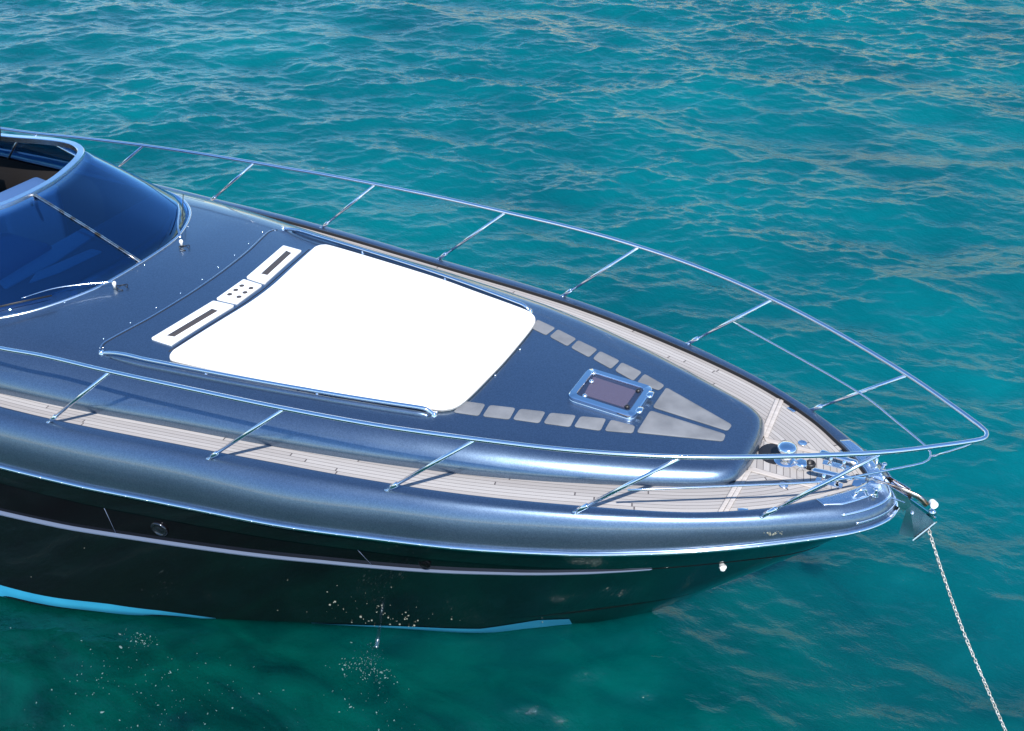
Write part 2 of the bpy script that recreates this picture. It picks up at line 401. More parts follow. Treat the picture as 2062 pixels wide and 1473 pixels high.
# black line on the inside of the bulwark
def ring_path(fn, seq=ss): return [fn(s, -1) for s in seq[::-1]] + [fn(s, 1) for s in seq[1:]]
rr = ring_path(lambda s, sd: (lambda O: np.array([O[0] + .012 * math.exp(O[0] * 2), sd * (O[1] + .012 * min(1, O[1] * 5)), zR(O[0]) - .006]))(fR(min(ibow(s), LR))))
V, F = tube(rr, .019, 10, flat=(1.0, .95)); rub = part('rub_rail', (V, F), M['steel'])
mb = MB()
for k in range(4, len(rr) - 4, 1):
    pass
acc = 0; last = rr[0]
for p in rr[1:]:
    acc += np.linalg.norm(p - last); last = p
    if acc > .17 and p[1] < 0 and p[0] > -7.6:
        acc = 0; o = np.array([.3, math.copysign(1, p[1]), .25]); o /= np.linalg.norm(o)
        part('rail_screw', lathe(p + o * .017, [(.006, 0), (.005, .003), (.001, .004)], 8, o), M['satin'], rub)

# ---- teak side decks
COACH = [(-1.085, 0), (-1.09, .18), (-1.105, .30), (-1.155, .43), (-1.34, .565), (-1.92, .815), (-2.5, 1.025), (-3.1, 1.20), (-3.88, 1.365), (-4.77, 1.505), (-5.5, 1.60), (-6.3, 1.715), (-7.14, 1.81), (-8, 1.88), (-10, 1.92), (-13.6, 1.9)]
fC, LC, PC = sampler(COACH)
yC = lambda x: float(np.interp(-x, -PC[:, 0], PC[:, 1])) if x < -1.085 else 0.
UV = []; mb = MB()
for side in (-1, 1):
    rows = []; uvr = []
    for s in np.r_[np.linspace(0, 1, 200) ** 1.4 * (LT - .1)]:
        p = fT(s); q = fT(s + .02) - fT(max(s - .02, 0)); q /= np.linalg.norm(q); n = np.array([q[1], -q[0]])
        if n @ (np.array([-3, 0]) - p) < 0: n = -n
        e = 0.
        while e < 1.3:
            e += .01; r = p + n * e
            if r[1] <= 0: e -= .01; break
            if r[0] < -1.09 and r[1] < yC(r[0]) - .05: break
        row = []; uu = []
        for k in range(13):
            r = p + n * e * k / 12; row.append((r[0], side * r[1], zT(r[0]))); uu.append((s, e * k / 12))
        rows.append(row); uvr += uu
    part('teak_side_deck', grid(rows), M['teak'], uv=uvr, smooth=False)
# outer margin plank joint (dark caulk) along the bulwark
for side in (-1, 1):
    pth = [np.array([fT(s)[0] - .0, side * (fT(s)[1] - .004), zT(fT(s)[0]) + .001]) for s in ss]
    part('deck_caulking', tube(pth, .0045, 6), M['caulk'])

# ---- coachroof / foredeck
def rsh(x): return float(np.interp(x, [-9, -7, -5, -3, -1.6, -1.1], [.55, .50, .40, .26, .17, .12]))
SC = np.linspace(0, 1, 150) ** 1.5 * LC
def qx(x): return x if x < -2.3 else -2.3 + (x + 2.3) * .42
ds = [0, .003, .012, .03, .06, .1, .16, .24, .34, .46, .6, .78, 1.0]
XC = -8.12
P = []
for side, seq in ((-1, SC[::-1]), (1, SC[1:])):
    for s in seq:
        p = fC(s)
        if p[0] < XC: continue
        Q = np.array([qx(p[0]), 0]); D = Q - p; l = np.linalg.norm(D); r0 = rsh(p[0]); row = []
        dist = [r0 * d for d in ds] + [r0 + (l - r0) * k for k in (.12, .3, .5, .7, .85, 1)]
        for d in dist:
            r = p + D / l * d; q = min(1, d / r0); g = (1 - (1 - q) ** 2.3) ** (1 / 2.0)
            zb = zT(p[0]) - .01; zt = zTop(r[0], r[1]); row.append((r[0], side * r[1], zb + (zt - zb) * g))
        P.append(row)
V, F = grid(P); fore = part('foredeck', (V, [f[::-1] for f in F]), M['paint'])
mb = MB()
for side in (-1, 1):                                            # coaming beside the cockpit
    P = []
    for x in np.r_[XC + .02, np.arange(-7.6, -13.6, -.25)]:
        yc = yC(x); r0 = rsh(x); yi = 1.50; row = []
        for d in ds:
            g = (1 - (1 - d) ** 2.3) ** .5; y = max(yi, yc - r0 * d); g = (1 - (1 - (yc - y) / r0) ** 2.3) ** .5; zb = zT(x) - .01; row.append((x, side * y, zb + (zTop(XC, y) - zb) * g))
        zi = row[-1][2]; row += [(x, side * (yi - .012), zi - .015)]
        P.append(row)
    part('cockpit_coaming', grid(P), M['paint'], sharp=50)
for side in (-1, 1): part('cockpit_liner', box((-10.6, side * 1.475, 1.72), (6.1, .03, 1.04)), M['dark'])

def path_on(pts, off=.0, n=10, r=.006, m='caulk', name='deck_seam', parent=None):
    P = crom([(a, b) for a, b in pts], n); return part(name, tube([(x, y, zTop(x, y) + off) for x, y in P], r, 6), M[m], parent or fore)
seam = [(-6.47, 1.27), (-6.50, 1.19), (-6.475, 1.05), (-6.40, .70), (-6.355, .3), (-6.345, 0), (-6.355, -.3), (-6.40, -.70), (-6.475, -1.05), (-6.50, -1.19), (-6.47, -1.27)]
path_on(seam, -.0015, r=.005)
path_on([(a - .02, b) for a, b in seam], .0, r=.0035, m='satin', name='seam_trim')
mb = MB()
for x, y in [(-6.56, 1.14), (-6.475, 1.235), (-6.51, .845), (-6.47, .57), (-6.445, .29), (-6.43, .03), (-6.443, -.265), (-6.475, -.561), (-6.515, -.857), (-6.56, -1.147), (-6.475, -1.25), (-7.27, -.86), (-7.08, -.01), (-7.27, .86)]:
    part('snap_fastener', lathe((x, y, zTop(x, y) - .001), [(.0075, 0), (.007, .004), (.004, .006), (.001, .007)], 12), M['satin'], fore)

# non-slip pads
PS = [[(-3.31, -.625), (-3.145, -.58), (-3.125, -.738), (-3.325, -.79)], [(-3.11, -.575), (-2.913, -.512), (-2.893, -.665), (-3.098, -.728)], [(-2.878, -.505), (-2.684, -.443), (-2.668, -.597), (-2.872, -.652)],
      [(-2.647, -.438), (-2.455, -.37), (-2.437, -.527), (-2.640, -.583)], [(-2.417, -.363), (-2.228, -.297), (-2.211, -.458), (-2.413, -.512)], [(-2.192, -.29), (-1.995, -.272), (-1.978, -.366), (-2.184, -.444)]]
mir = lambda q: [(x, -y) for x, y in q]
for q in PS + [mir(q) for q in PS]:
    part('nonslip_pad', slab(rounded(q, .028), zTop, .004, .001, 1, z0=-.002), M['grip'], fore)
BS = [(-1.960, -.024), (-1.338, -.024), (-1.330, -.120), (-1.957, -.345)]
for q in (BS, mir(BS)):
    part('nonslip_panel', slab(rounded(q, .03), zTop, .004, .001, 3, z0=-.002), M['grip'], fore)

# deck hatch
HP = [(-2.596, .232), (-2.030, .232), (-2.018, -.26), (-2.600, -.25)]
hp = [(-2.597, .235), (-2.026, .237), (-2.026, -.237), (-2.597, -.235)]
hatch = part('deck_hatch', slab(rounded(hp, .07, 8), zTop, .022, .010, 1, z0=-.005), M['steel'], fore, sharp=60)
inn = [(-2.535, .175), (-2.09, .175), (-2.09, -.175), (-2.535, -.175)]
def ringslab(outer, inner, zf, h0, h1):
    n = len(outer); rows = [[(*q, zf(*q) + h0) for q in outer], [(*q, zf(*q) + h1 - .006) for q in outer], [(*(q + (p - q) * .12), zf(*q) + h1) for q, p in zip(outer, inner)], [(*(q + (p - q) * .9), zf(*q) + h1) for q, p in zip(outer, inner)], [(*p, zf(*p) + h1 - .01) for p in inner], [(*p, zf(*p) + h0) for p in inner]]
    return grid(rows, close_v=True)
o_, i_ = rounded([(a * 1.0, b) for a, b in hp], .07, 8), rounded(inn, .03, 8)
part('hatch_frame', ringslab(o_, i_, zTop, .020, .052), M['steel'], hatch, sharp=35)
part('hatch_blind', slab([(-2.52, .14), (-2.14, .13), (-2.14, -.13), (-2.49, -.13)], zTop, .036, .001, 1, z0=.0), M['mauve'], hatch, smooth=False)
part('hatch_lining', slab(i_, zTop, .030, .001, 1, z0=.0), M['dash'], hatch)
gl = part('hatch_glass', slab(i_, zTop, .050, .001, 1, z0=.046), M['hatch'], hatch, smooth=False)
for y in (-.12, .12):
    part('hatch_hinge', box((-2.018, y, zTop(-2.02, y) + .045), (.05, .07, .03), bev=.008), M['steel'], hatch)
for x, y in ((-2.53, .17), (-2.47, -.16), (-2.50, .05), (-2.12, .12), (-2.12, -.13)):
    part('hatch_latch', lathe((x, y, zTop(x, y) + .04), [(.02, 0), (.02, .014), (.012, .022), (.002, .024)], 14), M['satin' if x < -2.4 else 'black'], hatch)

# vents
def ventp(q, r=.018): return rounded(q, r, 4)
VP = [(-6.185, .975), (-5.965, .975), (-5.862, .228), (-6.085, .243)]
for sgn in (1, -1):
    q = [(x, y * sgn) for x, y in VP]
    v = part('vent_panel', slab(ventp(q), zTop, .014, .004, 3), M['gel'], fore, sharp=50)
    sl = [(-6.085, .885), (-6.015, .87), (-5.935, .37), (-6.005, .365)]
    part('vent_grille', slab([(x, y * sgn) for x, y in sl], zTop, .0165, .001, 1), M['slot'], v)
    for x, y in ((-6.115, .935), (-6.0, .275)): part('panel_screw', lathe((x, y * sgn, zTop(x, y) + .013), [(.008, 0), (.007, .003), (.001, .004)], 10), M['satin'], v)
v = part('speaker_panel', slab(ventp([(-6.085, .205), (-5.862, .19), (-5.862, -.19), (-6.085, -.205)]), zTop, .014, .004, 2), M['gel'], fore, sharp=50)
for x in (-6.02, -5.915):
    for y in (.09, 0, -.09):
        part('panel_hole', lathe((x, y, zTop(x, y) + .008), [(.024, 0), (.024, .0085), (.022, .009), (.001, .009)], 18), M['slot'], v)
# shadow gap round the pad recess
path_on([(-5.93, 1.05), (-5.825, .25), (-5.815, 0), (-5.825, -.25), (-5.93, -1.05)], -.002, r=.006)

# grab rails
for sd in (-1, 1):
    base = [(-6.43, 1.315), (-6.0, 1.275), (-5.4, 1.205), (-4.9, 1.14), (-4.4, 1.065), (-3.95, .985), (-3.6, .915), (-3.44, .885)]
    P = crom(base, 8); n = len(P); path = []
    for i, (x, y) in enumerate(P):
        k = min(1, i / 6, (n - 1 - i) / 6); h = .055 * math.sin(k * PI / 2) ** .7 - .004
        path.append((x, sd * y, zTop(x, y) + h))
    g = part('grab_rail', tube(path, .017, 12), M['steel'])
    for x, y in ((-5.41, 1.205), (-4.41, 1.067)):
        part('rail_post', lathe((x, sd * y, zTop(x, y) - .004), [(.018, 0), (.018, .006), (.009, .012), (.009, .05)], 12), M['steel'], g)
    for x, y in ((-6.43, 1.315), (-3.44, .885)):
        part('rail_foot', lathe((x, sd * y, zTop(x, y) - .004), [(.026, 0), (.026, .007), (.019, .014), (.017, .03)], 14), M['steel'], g)
    P2 = [(x, sd * (y + .022), zTop(x, y) - .002) for x, y in P[2:-2]]
    part('rail_moulding', tube(P2, [.030 * min(1, i / 5 + .15, (len(P2) - 1 - i) / 5 + .15) ** .5 for i in range(len(P2))], 14, flat=(.75, 1.)), M['paint'], fore)

# ---- guard rail and stanchions
RT = [(-12.5, 1.95, 2.28), (-10.7, 1.96, 2.36), (-9.75, 1.97, 2.44), (-8.8, 1.97, 2.515), (-8.0, 1.985, 2.555), (-7.25, 2.0, 2.58), (-6.779, 1.99, 2.60), (-6.33, 1.96, 2.633), (-5.70, 1.935, 2.658), (-4.90, 1.885, 2.69), (-4.15, 1.82, 2.712), (-3.40, 1.735, 2.74), (-2.70, 1.605, 2.762), (-2.02, 1.43, 2.768), (-1.38, 1.192, 2.766), (-.8, .905, 2.764), (-.178, .54, 2.752), (.209, .255, 2.748), (.395, .105, 2.747)]
half = [tuple(p) for p in crom(RT, 6)]
cor = [(.435, .066, 2.746), (.457, .035, 2.746), (.462, 0, 2.746), (.457, -.035, 2.746), (.435, -.066, 2.746)]
railp = half + cor + [(x, -y, z) for x, y, z in half[::-1]]
part('guard_rail', tube(railp, .0175, 14), M['steel'])
midh = crom([(-1.69, 1.262, 2.42), (-1.1, .95, 2.435), (-.49, .61, 2.445), (-.15, .33, 2.45), (.05, .155, 2.452)], 6)
midp = [tuple(p) for p in midh] + [(.105, .10, 2.452), (.135, .05, 2.452), (.143, 0, 2.452), (.135, -.05, 2.452), (.105, -.10, 2.452)] + [(x, -y, z) for x, y, z in midh[::-1]]
part('mid_rail', tube(midp, .008, 10), M['steel'])
part('rail_stay', tube([(.143, 0, 2.452), (.25, 0, 2.53), (.352, 0, 2.612), (.458, 0, 2.735)], .0085, 10), M['steel'])
ST = [((-.841, .732, 2.095), (-.165, .538, 2.742)), ((-2.064, 1.276, 2.10), (-1.37, 1.195, 2.755)), ((-3.433, 1.622, 2.071), (-2.703, 1.607, 2.753)), ((-4.915, 1.846, 2.022), (-4.148, 1.821, 2.702)), ((-6.439, 1.99, 1.984), (-5.69, 1.936, 2.647)),
      ((-7.99, 2.04, 1.957), (-7.26, 1.998, 2.572)), ((-9.55, 2.09, 1.945), (-8.78, 1.97, 2.51)), ((-11.1, 2.1, 1.94), (-10.4, 1.965, 2.38))]
for sd in (-1, 1):
    for b, t in ST:
        b = np.array(b) * (1, sd, 1); t = np.array(t) * (1, sd, 1); d = (t - b) / np.linalg.norm(t - b)
        st = part('stanchion', tube([b - d * .03, t], .0145, 12), M['steel'])
        part('stanchion_socket', tube([b - d * .035, b + d * .115, b + d * .12], [.0185, .0185, .016], 14), M['steel'], st)
        part('socket_flange', lathe(b + np.array([-.005, 0, -.006]), [(.023, 0), (.022, .005), (.019, .008)], 16), M['steel'], st)

# ---- windscreen
HO = [(-12, 1.10, 2.58), (-10.6, 1.12, 2.665), (-9.9, 1.13, 2.715), (-9.4, 1.145, 2.765), (-9.1, 1.145, 2.79), (-8.9, 1.115, 2.80), (-8.72, 1.02, 2.805), (-8.6, .86, 2.81), (-8.5, .62, 2.81), (-8.41, .3, 2.81), (-8.385, 0, 2.81)]
HB = [(-12, 1.60, 2.16), (-10.6, 1.61, 2.20), (-9.9, 1.60, 2.22), (-9.1, 1.59, 2.235), (-8.4, 1.565, 2.25), (-7.95, 1.48, 2.262), (-7.68, 1.33, 2.28), (-7.47, 1.13, 2.295), (-7.31, .87, 2.31), (-7.19, .58, 2.325), (-7.145, .3, 2.335), (-7.13, 0, 2.34)]
def resamp(P, n=60):
    P = np.array(crom(P, 10)); a = np.r_[0, np.cumsum(np.linalg.norm(np.diff(P, axis=0), axis=1))]; t = np.linspace(0, a[-1], n)
    return np.stack([np.interp(t, a, P[:, i]) for i in range(3)], 1)
# correspondences: aft sides, corners, centre
def corr(P, Q, n=56):
    return P, Q
hoA, hoB = resamp(HO, 400), resamp(HB, 400)
def by_param(A, knots_x):  # split the curve at its distance from the centre
    a = np.r_[0, np.cumsum(np.linalg.norm(np.diff(A[::-1], axis=0), axis=1))]; return A[::-1], a
A0, a0 = by_param(hoA, None); B0, b0 = by_param(hoB, None)
kA = [0, .62, .95, 1.35, 2.6, a0[-1]]; kB = [0, .90, 1.40, 1.95, 3.35, b0[-1]]
tt = np.r_[np.linspace(0, 4, 49), 4.25, 4.5, 4.75, 5]
ptA = np.stack([[np.interp(np.interp(q, range(6), kA), a0, A0[:, i]) for i in range(3)] for q in tt]); ptB = np.stack([[np.interp(np.interp(q, range(6), kB), b0, B0[:, i]) for i in range(3)] for q in tt])
rows = []
full = [(a * (1, -1, 1), b * (1, -1, 1)) for a, b in zip(ptA[::-1], ptB[::-1])] + [(a, b) for a, b in zip(ptA[1:], ptB[1:])]
for a, b in full:
    row = []
    for k in range(9):
        t = k / 8; p = b + (a - b) * t; out = p * (1, 1, 0); bul_ = .012 * math.sin(PI * t)
        n = np.array([1.0 if abs(p[1]) < .9 else .4, np.sign(p[1]) * min(1, abs(p[1])), .5]); n /= np.linalg.norm(n); row.append(p + n * bul_)
    rows.append(row)
wsc = part('windscreen', tube([np.array(b) + (0, 0, .004) for a, b in full], .016, 8, flat=(1, .8)), M['satin'])
V, F = grid(rows); glass = part('windscreen_glass', (V, F), M['screen'], wsc)
sm = glass.modifiers.new('thickness', 'SOLIDIFY'); sm.thickness = .006
# top hoop: flat rectangular band
def band(path, w, h, inward=0):
    rows = []; n = len(path)
    for i, p in enumerate(path):
        t = path[min(i + 1, n - 1)] - path[max(i - 1, 0)]; t = t / np.linalg.norm(t); b = np.cross(t, (0, 0, 1)); b /= np.linalg.norm(b)
        rr_ = [(-w, -h), (-w, -.006), (-w + .006, 0), (w - .006, 0), (w, -.006), (w, -h)]
        rows.append([p + b * q[0] + np.array([0, 0, q[1]]) for q in rr_])
    return grid(rows, close_v=True)
part('windscreen_hoop', band([np.array(a) + (0, 0, .03) for a, b in full], .036, .06), M['satin'], wsc, sharp=30)
i0 = len(full) // 2
part('centre_mullion', tube([r + np.array([.006, 0, .006]) for r in rows[i0]], .017, 8, flat=(1, .5)), M['rusty'], wsc)
for sd in (-1, 1):
    part('side_mullion', tube([(-9.25, sd * 1.14, 2.77), (-8.62, sd * 1.5, 2.26)], .02, 8), M['satin'], wsc)
    part('side_mullion', tube([(-9.75, sd * 1.13, 2.72), (-10.45, sd * 1.5, 2.22)], .014, 8), M['satin'], wsc)
# wipers
def wiper(sd, arm, blade, pivot):
    pa = crom([(x, sd * y, z) for x, y, z in arm], 6); w = part('wiper', tube(pa, [.010 - .006 * i / len(pa) for i in range(len(pa))], 8, flat=(1.2, .6)), M['satin'])
    x, y, z = pivot
    part('wiper_pivot', lathe((x, sd * y, zTop(x, y)), [(.018, 0), (.016, .03), (.019, .035), (.019, .055), (.012, .065)], 14), M['gel'], w)
    part('wiper_blade', tube([(x, sd * y, z) for x, y, z in blade], .007, 8, flat=(.7, 1.3)), M['black'], w)
    cb = [(pivot[0] + .06 + .05 * math.cos(a), sd * (pivot[1] - .03) + .05 * math.sin(a), zTop(*pivot[:2]) + .012 + .01 * math.sin(a * 2)) for a in np.linspace(0, 5.6, 18)]
    part('washer_hose', tube(cb, .004, 6), M['black'], w)
wiper(-1, [(-7.03, .48, 2.40), (-7.25, .67, 2.41), (-7.40, .85, 2.42), (-7.52, 1.10, 2.42)], [(-7.34, .92, 2.40), (-7.50, 1.12, 2.40), (-7.70, 1.40, 2.40)], (-7.03, .47, 2.4))
wiper(1, [(-7.03, .47, 2.42), (-7.16, .60, 2.46), (-7.34, .84, 2.47), (-7.50, 1.02, 2.46)], [(-7.22, .74, 2.42), (-7.42, .98, 2.42), (-7.66, 1.28, 2.42)], (-7.03, .47, 2.4))

# ---- cockpit
def quadbox(c, s, m, name, **k): return part(name, box(c, s, bev=k.pop('bev', .02)), M[m], **k)
part('cockpit_floor', box((-10.6, 0, 1.18), (6.2, 3.0, .06)), M['dark'])
part('dashboard', slab(rounded([(-7.62, 1.0), (-7.42, .6), (-7.36, 0), (-7.42, -.6), (-7.62, -1.0), (-7.95, -1.32), (-8.13, -1.4), (-8.13, 1.4), (-7.95, 1.32)], .06), zTop, .02, .008, 4, z0=-.02), M['dash'])
part('dash_front', box((-8.14, 0, 1.8), (.05, 2.94, .92), bev=.01), M['dash'])
part('helm_console', slab(rounded([(-8.05, -.15), (-8.05, -1.0), (-8.75, -1.05), (-8.75, -.15)], .1), lambda x, y: 2.33, .08, .05, 2, z0=-1.1), M['bluel'])
part('dash_panel', slab(rounded([(-8.12, .30), (-7.90, .24), (-7.84, -.35), (-7.90, -.95), (-8.12, -.85), (-8.12, -.3)], .04), zTop, .035, .006, 1, z0=.0), M['bluep'])
part('dash_panel', slab(rounded([(-7.72, -.02), (-7.58, -.02), (-7.66, -.50), (-7.78, -.78), (-7.86, -.6)], .03), zTop, .032, .005, 1, z0=.0), M['bluep'])
part('instrument_hood', slab(rounded([(-8.98, .86), (-8.86, .70), (-9.1, .20), (-9.4, .28), (-9.36, .92)], .05), lambda x, y: 2.40, .05, .03, 2, z0=-1.2), M['bluel'])
tw = part('steering_wheel', tube([(-8.92 + .06 * math.sin(a), -.55 + .19 * math.cos(a), 2.30 + .17 * math.sin(a)) for a in np.linspace(0, 2 * PI, 33)[:-1]], .014, 8, closed=True), M['steel'])
for a in (0.3, 2.4, 4.5):
    part('wheel_spoke', tube([(-8.90, -.55, 2.30), (-8.92 + .06 * math.sin(a), -.55 + .19 * math.cos(a), 2.30 + .17 * math.sin(a))], .01, 6), M['steel'], tw)
for y in (.75, -.6):
    s_ = part('seat', box((-10.1, y, 1.75), (.75, 1.0, .25), bev=.06), M['bluep' if y < 0 else 'dark'])
    part('backrest', box((-10.5, y, 2.05), (.16, 1.0, .5), bev=.05), M['bluep' if y < 0 else 'dark'], s_)
part('throttle_lever', tube([(-8.83, .34, 2.44), (-8.87, .36, 2.54), (-8.90, .43, 2.56)], .014, 8), M['steel'])
part('aft_deck', box((-13.8, 0, 2.0), (.5, 3.9, .16), bev=.02), M['paint'])
part('mirror_arch', tube(crom([(-9.47, .66, 3.20), (-9.40, .63, 3.10), (-9.42, .60, 2.95), (-9.6, .62, 2.75)], 6), .022, 10), M['dark'])

# ---- bow fittings
def zt_(x, y): return zT(x)
for sd in (-1, 1):
    for k, dx in enumerate((0, .036)):
        q = [(-1.150 + dx, sd * .80), (-1.118 + dx, sd * .81), (-1.095 + dx * .9, sd * .235), (-1.128 + dx * .9, sd * .235)]
        part('cover_board', slab(rounded(q, .012), zt_, .012, .003, 1), M['board'])
    q = [(-1.095, sd * .235), (-1.06, sd * .18), (-.57, sd * .19), (-.57, sd * .235)]
    part('locker_board', slab(rounded(q, .01), zt_, .010, .003, 1), M['board'])
V, F = grid([[(x, y, zT(x) + .0035) for y in np.linspace(-.185, .185, 9)] for x in np.linspace(-1.085, -.42, 14)])
uvl = [(y, x * .97 + y * .25) for x in np.linspace(-1.085, -.42, 14) for y in np.linspace(-.185, .185, 9)]
lid = part('locker_lid', (V, F), M['lid'], uv=uvl, smooth=False)
part('locker_opening', slab([(-.955 + .13 * math.cos(a), .06 + .135 * math.sin(a)) for a in np.linspace(0, 2 * PI, 28)[:-1]], zt_, .007, .001, 1), M['black'], lid)
z0 = 2.069
wl = part('windlass', lathe((-.862, 0, z0), [(.088, 0), (.088, .012), (.075, .022), (.045, .03), (.038, .05), (.040, .10), (.05, .112), (.074, .118), (.077, .13), (.07, .147), (.05, .158), (.025, .164), (.002, .165)], 32), M['steel'], sharp=40)
part('windlass_gypsy', lathe((-.862, 0, z0 + .045), [(.046, 0), (.05, .012), (.042, .03), (.05, .05), (.046, .062)], 20), M['gel'], wl)
part('chain_guide', slab([(-.80, -.045), (-.74, -.075), (-.69, -.05), (-.70, .02), (-.76, .03)], zt_, .06, .02, 1), M['steel'], wl)
part('chain_pipe', lathe((-.675, .01, z0 + .002), [(.042, 0), (.042, .035), (.03, .05), (.028, .048), (.026, .01)], 18), M['black'], wl)
for sd in (-1, 1):
    c = part('mooring_cleat', tube([(-.64, sd * .125, z0 + .085), (-.62, sd * .124, z0 + .09), (-.36, sd * .105, z0 + .09), (-.34, sd * .104, z0 + .085)], [.008, .017, .017, .008], 12, flat=(1.5, .7)), M['steel'])
    for x in (-.545, -.445): part('cleat_post', lathe((x, sd * .117, z0), [(.026, 0), (.022, .008), (.013, .03), (.015, .085)], 14), M['steel'], c)
    part('cleat_base', slab(rounded([(-.60, sd * .085), (-.40, sd * .085), (-.40, sd * .15), (-.60, sd * .15)], .015), zt_, .008, .003, 1), M['satin'], c)
    # polished plates lying on the bulwark
    for nm, s0, s1, a0_, a1_, n1, n2 in (('bow_plate', .0, .50, .02, .40, 30, 6), ('chafe_strip', .03, .42, .60, .66, 24, 3), ('chafe_strip', .0, .34, .845, .89, 24, 3)):
        P = []
        for s in np.linspace(s0, s1, n1):
            e = 1 - max(0, (s - s1 + .12) / .12) * .35 if nm == 'bow_plate' else 1
            P.append([bulwark_pt(s, a0_ + (a1_ - a0_) * k / n2 * e, sd, .004) for k in range(n2 + 1)])
        V, F = grid(P); o = part(nm, (V, F), M['satin'])
        m_ = o.modifiers.new('thickness', 'SOLIDIFY'); m_.thickness = .006; m_.offset = 0
    f = part('fairlead', tube([(-.30, sd * .25, 2.115), (-.27, sd * .235, 2.17), (-.235, sd * .215, 2.175), (-.21, sd * .20, 2.12)], .014, 10), M['steel'])
    part('fairlead_horn', lathe((-.16, sd * .165, 2.108), [(.03, 0), (.02, .02), (.014, .045), (.02, .06), (.012, .066)], 14), M['steel'], f)
    # caps and small hinges
    part('filler_cap', lathe((-.80, sd * .29, z0), [(.036, 0), (.035, .003), (.03, .004), (.026, .002), (.001, .002)], 24), M['satin'])
    part('deck_hinge', box((-.99, sd * .70, z0 + .004), (.075, .035, .006), rz=-sd * .5, bev=.002), M['steel'])
    part('deck_hinge', box((-.485, sd * .30, z0 + .004), (.075, .028, .006), rz=-sd * .9, bev=.002), M['steel'])
part('roller_base', slab([(-.34, -.075), (.05, -.06), (.05, .06), (-.34, .075)], lambda x, y: float(np.interp(x, [-.34, -.25, -.2, .05], [2.07, 2.10, 2.118, 2.03])), .006, .001, 2), M['steel'])
br = part('bow_roller', lathe((.055, 0, 2.02), [(.03, -.04), (.018, -.015), (.018, .015), (.03, .04)], 18, (0, 1, 0)), M['black'])
for sd in (-1, 1):
    P = [(-.28, 2.10), (-.10, 2.15), (.06, 2.09), (.10, 2.02), (.06, 1.96), (-.02, 1.99), (-.16, 2.09)]
    n = len(P); V = [(x, sd * .05, z) for x, z in P] + [(x, sd * .056, z) for x, z in P]
    part('roller_cheek', (V, [tuple(range(n)), tuple(range(n, 2 * n))[::-1]] + [(i, (i + 1) % n, n + (i + 1) % n, n + i) for i in range(n)]), M['steel'], br, smooth=False)

# dried spray spots on the bulwark; water sparkle painted as spots on the hull side
mb = MB()
for k in range(26):
    s = .93 + rng.normal() * .035; a = .83 + rng.normal() * .02; p = bulwark_pt(s, a, -1, .003); r = .003 + rng.random() * .006
    mb.add(*lathe(p, [(r, -.002), (r * .7, .001), (.0005, .0015)], 6, (.3, -.8, .5)))
for k in range(90):
    x = -3.9 + rng.normal() * .30 + (rng.random() < .25) * rng.normal() * 1.0; zz = abs(rng.normal()) * .33 + .03
    u = min(us, key=lambda q: abs(hull_pt(q, min(zz / 1.7, .66))[0] - x)); t = min(zz / 1.7, .66)
    p = hull_pt(u, t, -.001) + np.array([rng.normal() * .02, 0, 0]); r = .003 + rng.random() ** 3 * .010
    mb.add(*lathe(p, [(r, -.004), (r * .8, .0015), (.0005, .0025)], 6, (.2, -1, .1)))
sa = part('salt_sparkle_spots', (mb.V, mb.F), M['salt_sparkle'], hull, label='dried spray spots and painted water sparkle on the dark topsides'); sa['kind'] = 'stuff'

# ------------------------------------------------------------------ sun pad
PADH = [(-3.262, 0), (-3.275, .40), (-3.292, .62), (-3.318, .73), (-3.37, .80), (-3.50, .855), (-4.05, .955), (-4.42, 1.022), (-5.13, 1.108), (-5.72, 1.165), (-5.83, 1.15), (-5.868, 1.08), (-5.86, .99), (-5.80, .58), (-5.755, .25), (-5.742, 0)]
pad_out = [np.array(p) for p in crom([(x, y) for x, y in PADH] + [(x, -y) for x, y in PADH[-2:0:-1]], 4, closed=True)]
V, F = slab(pad_out, zTop, .042, .018, 8, z0=.002, crown=.014)
pad = obj('sun_pad', V, F, M['vinyl']); tag(pad, 'large white vinyl sunbathing pad lying on the blue foredeck', 'sun pad')
pts = [np.array([*(q + (np.array([-4.5, 0]) - q) / np.linalg.norm(np.array([-4.5, 0]) - q) * .002), zTop(*q) + .018]) for q in pad_out]
obj('piping', *tube(pts, .005, 6, closed=True), M['seam'], pad)
mb = MB()
for x, y in [(-3.44, .845), (-4.05, .965), (-4.6, 1.055), (-5.2, 1.125), (-3.25, -.2), (-3.24, .25), (-3.44, -.845), (-4.05, -.965), (-4.6, -1.055), (-5.2, -1.125), (-5.72, 0), (-5.87, 1.06), (-5.87, -1.06)]:
    obj('pad_clip', *box((x, y, zTop(x, y) + .006), (.018, .018, .012), bev=.004), M['satin'], pad)

# ------------------------------------------------------------------ anchor and chain
anchor = tag(empty('anchor', (.1, 0, 2.05)), 'polished steel anchor hanging from the bow roller with its shank in the roller', 'anchor')
def apart(name, VF, m, **k):
    V, F = VF; return obj(name, [(v[0] - .1, v[1], v[2] - 2.05) for v in V], F, M[m], anchor, **k)
sh = crom([(-.26, 0, 2.115), (-.05, 0, 2.105), (.06, 0, 2.09), (.14, 0, 2.07), (.20, 0, 2.02)], 6)
apart('shank', tube(sh, [.018] * 8 + [.021] * (len(sh) - 8), 8, flat=(.7, 1.2)), 'rusty')
def plate(P, th=.006):
    n = len(P); P = [np.array(p, float) for p in P]; nn = np.cross(P[1] - P[0], P[2] - P[0]); nn /= np.linalg.norm(nn)
    V = P + [p + nn * th for p in P]
    return V, [tuple(range(n))[::-1], tuple(range(n, 2 * n))] + [(i, (i + 1) % n, n + (i + 1) % n, n + i) for i in range(n)]
